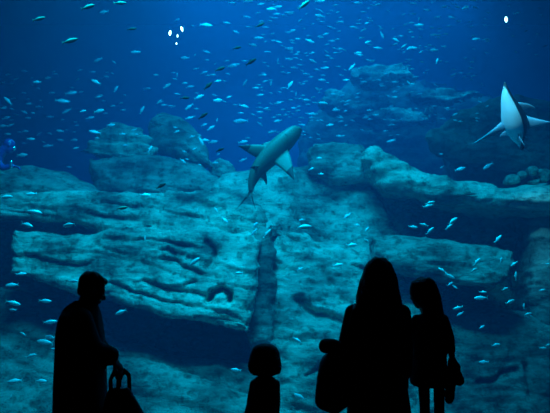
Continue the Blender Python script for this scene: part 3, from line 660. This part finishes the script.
# ------------------------------------------------------------------ people
def hand(bm, wrist, d, pn, side, curl=.5, s=1.0):
    """d: finger direction, pn: palm normal, side: +-1 thumb side along pn x d"""
    wrist = Vector(wrist); d = Vector(d).normalized(); pn = Vector(pn); pn = (pn - d * d.dot(pn)).normalized(); l = pn.cross(d).normalized() * side
    # palm
    for k in range(5):
        t = k / 4; c = wrist + d * (.005 + .08 * t) * s
        w_ = (.026 + .014 * min(1, t * 1.6)) * s
        rot = Matrix((l, d, pn)).transposed(); ball(bm, c, (w_, .018 * s, .014 * s), rot)
    for j, (off, ln) in enumerate(((.03, .068), (.010, .078), (-.011, .072), (-.030, .056))):
        b0 = wrist + d * .085 * s + l * off * s; ang = 0; p = b0; dirn = d.copy(); r = .0088 * s
        for q, fr_ in enumerate((.45, .32, .23)):
            ang = curl * (q + .6) * .8
            dv = (d * math.cos(ang) + pn * math.sin(ang)).normalized()
            p2 = p + dv * ln * fr_ * s; capsule(bm, p, p2, r, r * .92, 8); p = p2; r *= .92
    b0 = wrist + d * .03 * s + l * .022 * s; dv = (d * .65 + l * .7 + pn * .25).normalized(); p1 = b0 + dv * .034 * s
    capsule(bm, b0, p1, .013 * s, .0105 * s, 8)
    dv2 = (d * .85 + l * .25 + pn * .45).normalized(); p2 = p1 + dv2 * .03 * s; capsule(bm, p1, p2, .0105 * s, .0095 * s, 8)
    dv3 = (d * .9 + pn * .5).normalized(); capsule(bm, p2, p2 + dv3 * .022 * s, .0095 * s, .008 * s, 8)
def head(bm, c, face, s=1.0):
    """skull, jaw, nose, brow, lips, ears. face: direction looked at"""
    c = Vector(c); f = Vector(face).normalized(); side = f.cross(Vector((0, 0, 1))).normalized(); up = side.cross(f).normalized()
    R = Matrix((side, f, up)).transposed()
    def at(x, y, z): return c + R @ Vector((x, y, z)) * s
    def bl(x, y, z, a, b_, c_): ball(bm, at(x, y, z), (a * s, b_ * s, c_ * s), R, 3)
    bl(0, -.012, .03, .074, .092, .088); bl(0, .02, -.03, .06, .068, .075); bl(0, .045, -.082, .034, .034, .026)   # cranium, face, chin
    bl(0, .072, .022, .05, .016, .012)                                                                              # brow
    capsule(bm, at(0, .082, .012), at(0, .104, -.026), .009 * s, .014 * s, 10); bl(.012, .092, -.03, .009, .01, .007); bl(-.012, .092, -.03, .009, .01, .007)
    bl(0, .083, -.054, .022, .010, .006); bl(0, .081, -.064, .019, .010, .007)                                      # lips
    for sx in (-1, 1):
        bl(sx * .042, .06, -.02, .02, .02, .018); bl(sx * .076, -.01, -.005, .007, .018, .03)                       # cheeks, ears
        bl(sx * .03, .074, .0, .0135, .0125, .0125)                                                                  # lids / eyeballs
    return R, at
def eyes(parent, at, s, R):
    for sx in (-1, 1):
        bm = bmesh.new(); ball(bm, at(sx * .03, .083, .0), (.007 * s, .005 * s, .007 * s), R); build('eye', bm, M['eye'], parent)
def person(label, feet, bm, vox=.008):
    me = remesh(bm, vox, 3)
    co = np.empty(len(me.vertices) * 3); me.vertices.foreach_get('co', co); co = co.reshape(-1, 3) - np.array(feet); me.vertices.foreach_set('co', co.ravel()); me.update()
    o = link('person', me, M['skin']); o.location = feet; tag(o, label, 'person'); bpy.context.view_layer.update(); return o
def cloth(name, bm, root, mat='cloth', vox=.012, sm=4, fold=.004, fs=9, label=None):
    me = remesh(bm, vox, sm)
    N = len(me.vertices); co = np.empty(N * 3); me.vertices.foreach_get('co', co); co = co.reshape(-1, 3); nr = np.empty(N * 3); me.vertices.foreach_get('normal', nr); nr = nr.reshape(-1, 3)
    if fold: co += nr * (fbm(co * np.array([fs, fs, fs * .35]), 3, 3) * fold)[:, None]
    org = np.array(root.location) if root is not None else np.zeros(3)
    co -= org; me.vertices.foreach_set('co', co.ravel()); me.update()
    o = bpy.data.objects.new(name, me); C.objects.link(o); me.materials.clear(); me.materials.append(M[mat]); me.polygons.foreach_set('use_smooth', [True] * len(me.polygons))
    if root is not None: o.parent = root
    if label: o['label'] = label
    return o
def rings_px(rows, Y, ry, yo=0):
    """rows: (py, xl, xr[, ry])"""
    out = []
    for r in rows:
        a, b_ = P(r[1], r[0], Y), P(r[2], r[0], Y); out.append(((a.x + b_.x) / 2, Y + (r[4] if len(r) > 4 else yo), a.z, abs(b_.x - a.x) / 2, r[3] if len(r) > 3 else ry))
    return out
def legs(bm, hips, ankles, rt, rc, knee_y=0.0, foot=(0, 1, 0), fl=.2):
    for h, a in zip(hips, ankles):
        h, a = Vector(h), Vector(a); k = h.lerp(a, .5) + Vector((0, knee_y, 0))
        calf = k.lerp(a, .35)
        chain(bm, [h, h.lerp(k, .5), k, calf, a], [rt, rt * .85, rc * 1.1, rc, rc * .6])
        f = Vector(foot).normalized(); capsule(bm, a + Vector((0, 0, -.03)) - f * .03, a + f * fl * .65 + Vector((0, 0, -.055)), .034, .026)
def shoe(name, root, a, foot, fl, mat='leather'):
    bm = bmesh.new(); f = Vector(foot).normalized(); a = Vector(a)
    capsule(bm, Vector((a.x, a.y, .05)) - f * .045, Vector((a.x, a.y, .042)) + f * (fl * .72), .046, .038); capsule(bm, Vector((a.x, a.y, .12)), Vector((a.x, a.y, .06)), .048, .05)
    me = remesh(bm, .01, 2); co = np.empty(len(me.vertices) * 3); me.vertices.foreach_get('co', co); co = co.reshape(-1, 3)
    co[:, 2] = np.maximum(co[:, 2], .002); co -= np.array(root.location); me.vertices.foreach_set('co', co.ravel()); me.update()
    o = bpy.data.objects.new(name, me); C.objects.link(o); me.materials.append(M[mat]); o.parent = root; return o

# --- the man with the long coat
Yp = 3.7; q = lambda x, y, dy=0: P(x, y, Yp + dy)
feet = Vector((q(80, 300).x, Yp, 0))
bm = bmesh.new()
hc = q(91.5, 290); hc.y = Yp
R, at_ = head(bm, hc, (.8, .5, -.36), .9)
chain(bm, [q(90, 296), q(86, 306), q(82, 314)], [.055, .056, .07])
loft(bm, rings_px([(309, 74, 94, .06), (316, 66, 98, .17), (328, 60, 101, .19), (350, 60, 101, .17), (380, 60, 100, .16), (400, 60, 102, .16)], Yp, .16))
ank = [Vector((feet.x - .06, Yp - .1, .08)), Vector((feet.x + .07, Yp + .1, .08))]
legs(bm, [q(80, 398, -.09), q(81, 398, .09)], ank, .085, .055, foot=(1, .1, 0), fl=.26)
# near arm reaches forward to the bag, far arm too
sh, el, wr = q(80, 322, -.19), q(92, 352, -.2), q(113, 357, -.12)
chain(bm, [sh, el, wr], [.055, .043, .028]); hand(bm, wr, (.55, .05, -.8), (-.75, .1, -.5), 1, 1.0, .95)
sh2, el2, wr2 = q(84, 322, .18), q(98, 350, .16), q(112, 360, -.02)
chain(bm, [sh2, el2, wr2], [.055, .043, .028]); hand(bm, wr2, (.6, -.1, -.75), (-.75, 0, -.5), -1, 1.0, .9)
man = person('person in profile with short hair and long coat, head bowed, holding a bag', feet, bm)
eyes(man, at_, .9, R)
bm = bmesh.new()   # coat
loft(bm, rings_px([(303, 79, 97, .075), (309, 67, 99, .12), (314, 62, 100, .17), (322, 59.5, 101, .19), (335, 57.5, 103, .2), (350, 57, 105, .2), (370, 56.5, 105.5, .2), (395, 55.5, 106, .21), (413, 55, 107, .22), (450, 54, 109, .23), (485, 53, 110, .25)], Yp, .2))
chain(bm, [q(80, 320, -.18), q(92, 350, -.21), q(111, 355, -.14)], [.075, .064, .05])
chain(bm, [q(84, 320, .17), q(98, 348, .17), q(111, 358, -.01)], [.075, .064, .05])
cloth('coat', bm, man, 'cloth', .013)
bm = bmesh.new(); chain(bm, [q(77, 304, -.06), q(68, 311, -.05), q(66, 315), q(68, 311, .05), q(77, 304, .06)], [.025, .03, .035, .03, .025]); cloth('hood', bm, man, 'cloth', .012)
bm = bmesh.new()   # short hair
hb = R
ball(bm, at_(0, -.018, .045), (.073, .084, .072), R, 3); ball(bm, at_(0, -.045, -.005), (.054, .045, .056), R, 3); ball(bm, at_(0, .028, .078), (.055, .052, .03), R, 3)
cloth('hair', bm, man, 'hair', .009, 2, .006, 30)
bm = bmesh.new(); 
for a in ank: chain(bm, [Vector((a.x, a.y, .62)), Vector((a.x, a.y, .1))], [.09, .07])
cloth('trousers', bm, man, 'cloth2', .014)
for a in ank: shoe('shoe', man, a, (1, .1, 0), .26)
# handbag hanging from his hands
def bag_root(name, label, p, cat): o = bpy.data.objects.new(name, None); C.objects.link(o); o.location = p; bpy.context.view_layer.update(); return tag(o, label, cat)
bp = q(120, 425, -.06); hb_ = bag_root('handbag', 'dark flared handbag with loop handles hanging from the man\'s hand', bp, 'bag')
bm = bmesh.new(); loft(bm, rings_px([(387, 110, 129.5, .03), (390, 108, 131.5, .04), (400, 104.5, 137, .055), (413, 101, 143, .07), (428, 99, 148, .075), (440, 99, 149, .075), (446, 102, 146, .06)], Yp - .06, .06)); cloth('bag_body', bm, hb_, 'leather', .01, 3, .004)
for xs, dy in (((111, 110.5, 115, 118.5, 118), -.09), ((119, 119.5, 124, 129, 129.5), -.03)):
    bm = bmesh.new(); ys = (392, 380, 370, 375, 392)
    chain(bm, [q(x, y, dy) for x, y in zip(xs, ys)], [.013] * 5)
    cloth('handle', bm, hb_, 'leather', .006, 2, 0)

# --- the small child with the bob
Yp = 3.85; feet = Vector((q(265, 300).x, Yp, 0)); bm = bmesh.new()
hc = q(265, 359.5); hc.y = Yp; R, at_ = head(bm, hc, (.05, 1, .02), .82)
chain(bm, [q(265, 366), q(265, 379)], [.034, .038])
loft(bm, rings_px([(377, 259, 271, .05), (382, 255, 276, .075), (400, 254, 276, .08), (420, 253, 277, .085)], Yp, .08))
zk = [Vector((feet.x - .055, Yp, .07)), Vector((feet.x + .055, Yp, .07))]
legs(bm, [q(260, 420), q(270, 420)], zk, .058, .038, fl=.17)
for s, xs in ((-1, (254.5, 250.5, 249.5)), (1, (275.5, 276.5, 276))):
    pts_ = [q(xs[0], 384), q(xs[1], 402), q(xs[2], 424, .03)]; chain(bm, pts_, [.03, .025, .018]); hand(bm, pts_[2], (0, .15, -1), (-s, 0, 0), 1 if s > 0 else -1, .5, .6)
kid = person('small child seen from behind with a chin-length bob and flared dress', feet, bm, .007)
eyes(kid, at_, .82, R)
bm = bmesh.new(); loft(bm, rings_px([(375.5, 260.5, 269.5, .04), (378, 256, 274, .06), (381, 252.5, 277.5, .075), (386, 251.5, 279, .085), (396, 249.5, 279, .09), (413, 244.5, 277.5, .11), (436, 240, 281, .14), (452, 238, 283, .15)], Yp, .08))
cloth('dress', bm, kid, 'cloth', .01, 2)
bm = bmesh.new(); loft(bm, rings_px([(343.5, 261, 269, .04), (344.6, 257, 273, .065), (347.5, 253, 277, .085), (352, 251, 279, .095), (358, 249.3, 280.2, .1), (364, 248, 281.2, .1), (369.5, 248.5, 281, .095), (372.5, 251, 279.5, .085), (374, 254, 276, .07)], Yp, .09, -.015))
cloth('hair', bm, kid, 'hair', .008, 1, .003, 30)
for a in zk: shoe('shoe', kid, a, (0, 1, 0), .17)

# --- the woman with long hair
Yp = 3.7; feet = Vector((q(379, 300).x, Yp, 0)); bm = bmesh.new()
hc = q(378, 277); hc.y = Yp; R, at_ = head(bm, hc, (-.1, 1, 0), .98)
chain(bm, [q(378, 290), q(378, 306)], [.05, .055])
loft(bm, rings_px([(303, 370, 386, .05), (310, 356, 400, .09), (322, 355, 401, .12), (345, 358, 398, .11), (360, 358, 399, .11), (385, 355, 403, .14), (400, 356, 402, .14)], Yp, .12))
ank = [Vector((feet.x - .1, Yp, .08)), Vector((feet.x + .1, Yp + .02, .08))]
legs(bm, [q(368, 395), q(389, 395)], ank, .09, .055, fl=.24)
aL = [q(354, 314), q(347, 341, -.03), q(344, 368, .03)]; aR = [q(402, 314), q(406, 345), q(407, 374, .03)]
chain(bm, aL, [.05, .041, .027]); hand(bm, aL[2], (-.1, .1, -1), (1, .2, 0), -1, 1.1, .92)
chain(bm, aR, [.05, .041, .027]); hand(bm, aR[2], (.0, .2, -1), (-1, .2, 0), 1, .5, .92)
wom = person('tall person seen from behind with long loose hair and an A-line coat', feet, bm)
eyes(wom, at_, .98, R)
bm = bmesh.new(); loft(bm, rings_px([(302, 366, 390, .07), (306, 358, 398, .1), (311, 353, 404, .125), (318, 352, 404, .14), (332, 354, 401.5, .135), (346, 354.5, 401, .13), (360, 353, 402, .13), (378, 350, 406, .16), (396, 348, 409, .18), (413, 347, 411.5, .19), (450, 344, 415, .21), (480, 343, 417, .22)], Yp, .14))
chain(bm, [q(354, 313), q(346.5, 341, -.03), q(344.5, 364, .025)], [.055, .047, .042]); chain(bm, [q(402, 313), q(406, 345), q(406.5, 370, .025)], [.055, .042, .037])
cloth('coat', bm, wom, 'cloth', .011, 3)
bm = bmesh.new(); loft(bm, rings_px([(257.5, 373, 382, .04), (259, 370, 386, .06), (263, 366, 389.5, .08), (269, 362.5, 392.5, .1), (278, 360, 395.5, .11), (288, 357.5, 398, .105), (299, 355, 400.5, .1), (309, 355, 401.5, .1), (318, 359, 399, .09), (327, 366, 393, .06)], Yp, .1, -.035))
cloth('hair', bm, wom, 'hair', .009, 2, .006, 26)
bm = bmesh.new()
for a in ank: chain(bm, [Vector((a.x, a.y, .6)), Vector((a.x, a.y, .1))], [.075, .055])
cloth('trousers', bm, wom, 'cloth2', .014)
for a in ank: shoe('shoe', wom, a, (0, 1, 0), .24)
bp = q(330, 410, -.02); wb = bag_root('shoulder_bag', 'bulky dark shoulder bag hanging at the long-haired woman\'s side', bp, 'bag')
bm = bmesh.new(); loft(bm, rings_px([(352, 327, 340, .05), (357, 322, 344, .07), (365, 318.5, 350, .08), (378, 316.5, 352, .085), (392, 315, 352, .09), (402, 314.5, 351, .09), (407, 317, 348, .08), (412, 326, 341, .06)], Yp - .03, .08)); cloth('bag_body', bm, wb, 'leather', .011, 3, .006)
bm = bmesh.new(); chain(bm, [q(343, 358, -.03), q(347, 335, -.09), q(354, 310, -.07), q(355, 304.5, -.0), q(354, 310, .07), q(345, 340, .06), q(341, 358, .0)], [.012, .011, .011, .011, .011, .011, .012]); cloth('strap', bm, wb, 'leather', .007, 2, 0)
bp = q(329, 353, -.03); rb = bag_root('rolled_garment', 'dark rolled-up garment lying on top of the woman\'s bag', bp, 'clothing')
bm = bmesh.new(); chain(bm, [q(325, 345.5, -.04), q(333, 346.5, -.05), q(342, 349, -.06)], [.043, .046, .04]); ball(bm, q(324.5, 346.5, -.04), (.04, .05, .045)); cloth('roll', bm, rb, 'cloth2', .01, 3, .006)

# --- the girl
Yp = 4.0; feet = Vector((q(430, 300).x, Yp, 0)); bm = bmesh.new()
hc = q(422, 294); hc.y = Yp; R, at_ = head(bm, hc, (-.62, .78, -.12), .86)
chain(bm, [q(425, 303), q(429, 316)], [.04, .045])
loft(bm, rings_px([(314, 423, 438, .05), (320, 417, 444, .08), (335, 417, 443, .09), (355, 417, 442, .085), (378, 414, 444, .1)], Yp, .09))
ank = [Vector((q(426, 400).x, Yp, .07)), Vector((q(438, 400).x, Yp + .03, .07))]
legs(bm, [q(423.5, 376), q(439, 376)], ank, .04, .036, fl=.2)
aL = [q(417, 320), q(413.5, 345, .04), q(413.5, 366, .08)]; aR = [q(443, 319), q(450, 338), q(452, 357, -.02)]
chain(bm, aL, [.035, .028, .02]); hand(bm, aL[2], (0, .2, -1), (1, 0, 0), -1, .5, .72)
chain(bm, aR, [.035, .028, .02]); hand(bm, aR[2], (.1, 0, -1), (-1, .1, 0), 1, 1.1, .75)
girl = person('slender girl seen from behind, head turned, short skirt and bare legs', feet, bm, .007)
eyes(girl, at_, .86, R)
bm = bmesh.new(); loft(bm, rings_px([(312, 423, 439, .05), (316, 417, 444, .08), (321, 413.5, 446, .095), (333, 413, 446, .1), (346, 413, 445, .095), (356, 412.5, 446, .1), (360, 412, 446, .105)], Yp, .09))
chain(bm, [q(417, 320), q(413.5, 345, .04), q(413.5, 360, .07)], [.04, .034, .03]); chain(bm, [q(443, 319), q(449.5, 338), q(451, 350, -.01)], [.038, .032, .03])
cloth('shirt', bm, girl, 'cloth', .01, 2)
bm = bmesh.new(); loft(bm, rings_px([(357, 412.5, 446, .1), (368, 411, 447, .12), (376, 410, 448, .125), (382, 410, 448, .13), (385, 412, 447, .13)], Yp, .1)); cloth('skirt', bm, girl, 'cloth2', .01, 1)
bm = bmesh.new(); loft(bm, rings_px([(277.3, 420, 428, .03), (278.5, 416, 431, .055), (282, 410.5, 434, .075), (288, 408.5, 437, .085), (294, 408.5, 438.5, .09), (300, 411, 440, .085), (307, 418, 441.5, .08), (315, 421, 442.5, .07), (323, 427, 442, .045)], Yp, .09, -.03)); cloth('hair', bm, girl, 'hair', .008, 1, .006, 26)
for a in ank: shoe('shoe', girl, a, (-.2, 1, 0), .2)
bp = q(453, 400, -.04); pb = bag_root('cloth_bundle', 'dark lumpy cloth bundle dangling from the girl\'s hand', bp, 'bundle')
bm = bmesh.new()
for x, y, r in ((452, 362, .032), (455, 368, .036), (457, 376, .036), (460, 380.5, .032), (451, 376, .036), (450, 386, .032), (449, 394, .028), (449, 399.5, .024)): ball(bm, q(x, y, -.05), (r, r * .9, r * 1.1))
capsule(bm, q(452, 362, -.05), q(450, 398, -.05), .03, .022); cloth('folded_cloth', bm, pb, 'cloth2', .009, 3, .008, 14)

# --- diver at the edge of the tank
Yp = 10.6; feet = q(2, 165); feet.y = Yp; bm = bmesh.new()
hc = q(9, 146); R, at_ = head(bm, hc, (.6, .5, -.5), 1.15)
chain(bm, [q(6, 148), q(-4, 158)], [.08, .1]); chain(bm, [q(-6, 158), q(-22, 166), q(-38, 168)], [.17, .16, .15])
for dy in (-.12, .1):
    chain(bm, [q(-36, 168, dy), q(-62, 168, dy), q(-86, 164, dy)], [.1, .07, .04])
for dy in (-.18, .18):
    w_ = q(13, 166, dy * 1.2); chain(bm, [q(-6, 158, dy), q(3, 168, dy * 1.3), w_], [.07, .055, .04]); hand(bm, w_, (.9, 0, -.2), (0, 0, -1), 1 if dy > 0 else -1, .6, 1.1)
me = remesh(bm, .014, 3); co = np.empty(len(me.vertices) * 3); me.vertices.foreach_get('co', co); co = co.reshape(-1, 3) - np.array(feet); me.vertices.foreach_set('co', co.ravel())
div = link('diver', me, M['suit']); div.location = feet; tag(div, 'glinting blue diver half out of view above the pale rock dome', 'person'); bpy.context.view_layer.update()
bm = bmesh.new(); capsule(bm, q(-4, 150, .0), q(-26, 156, 0), .1, .1); cloth('air_tank', bm, div, 'steel', .015, 1, 0)
bm = bmesh.new(); chain(bm, [q(11, 162, -.25), q(11, 167, -.25)], [.03, .03]); cloth('torch', bm, div, 'steel', .01, 1, 0)
bm = bmesh.new(); ball(bm, at_(0, .07, .01), (.07, .05, .045), R); cloth('mask', bm, div, 'steel', .012, 1, 0)
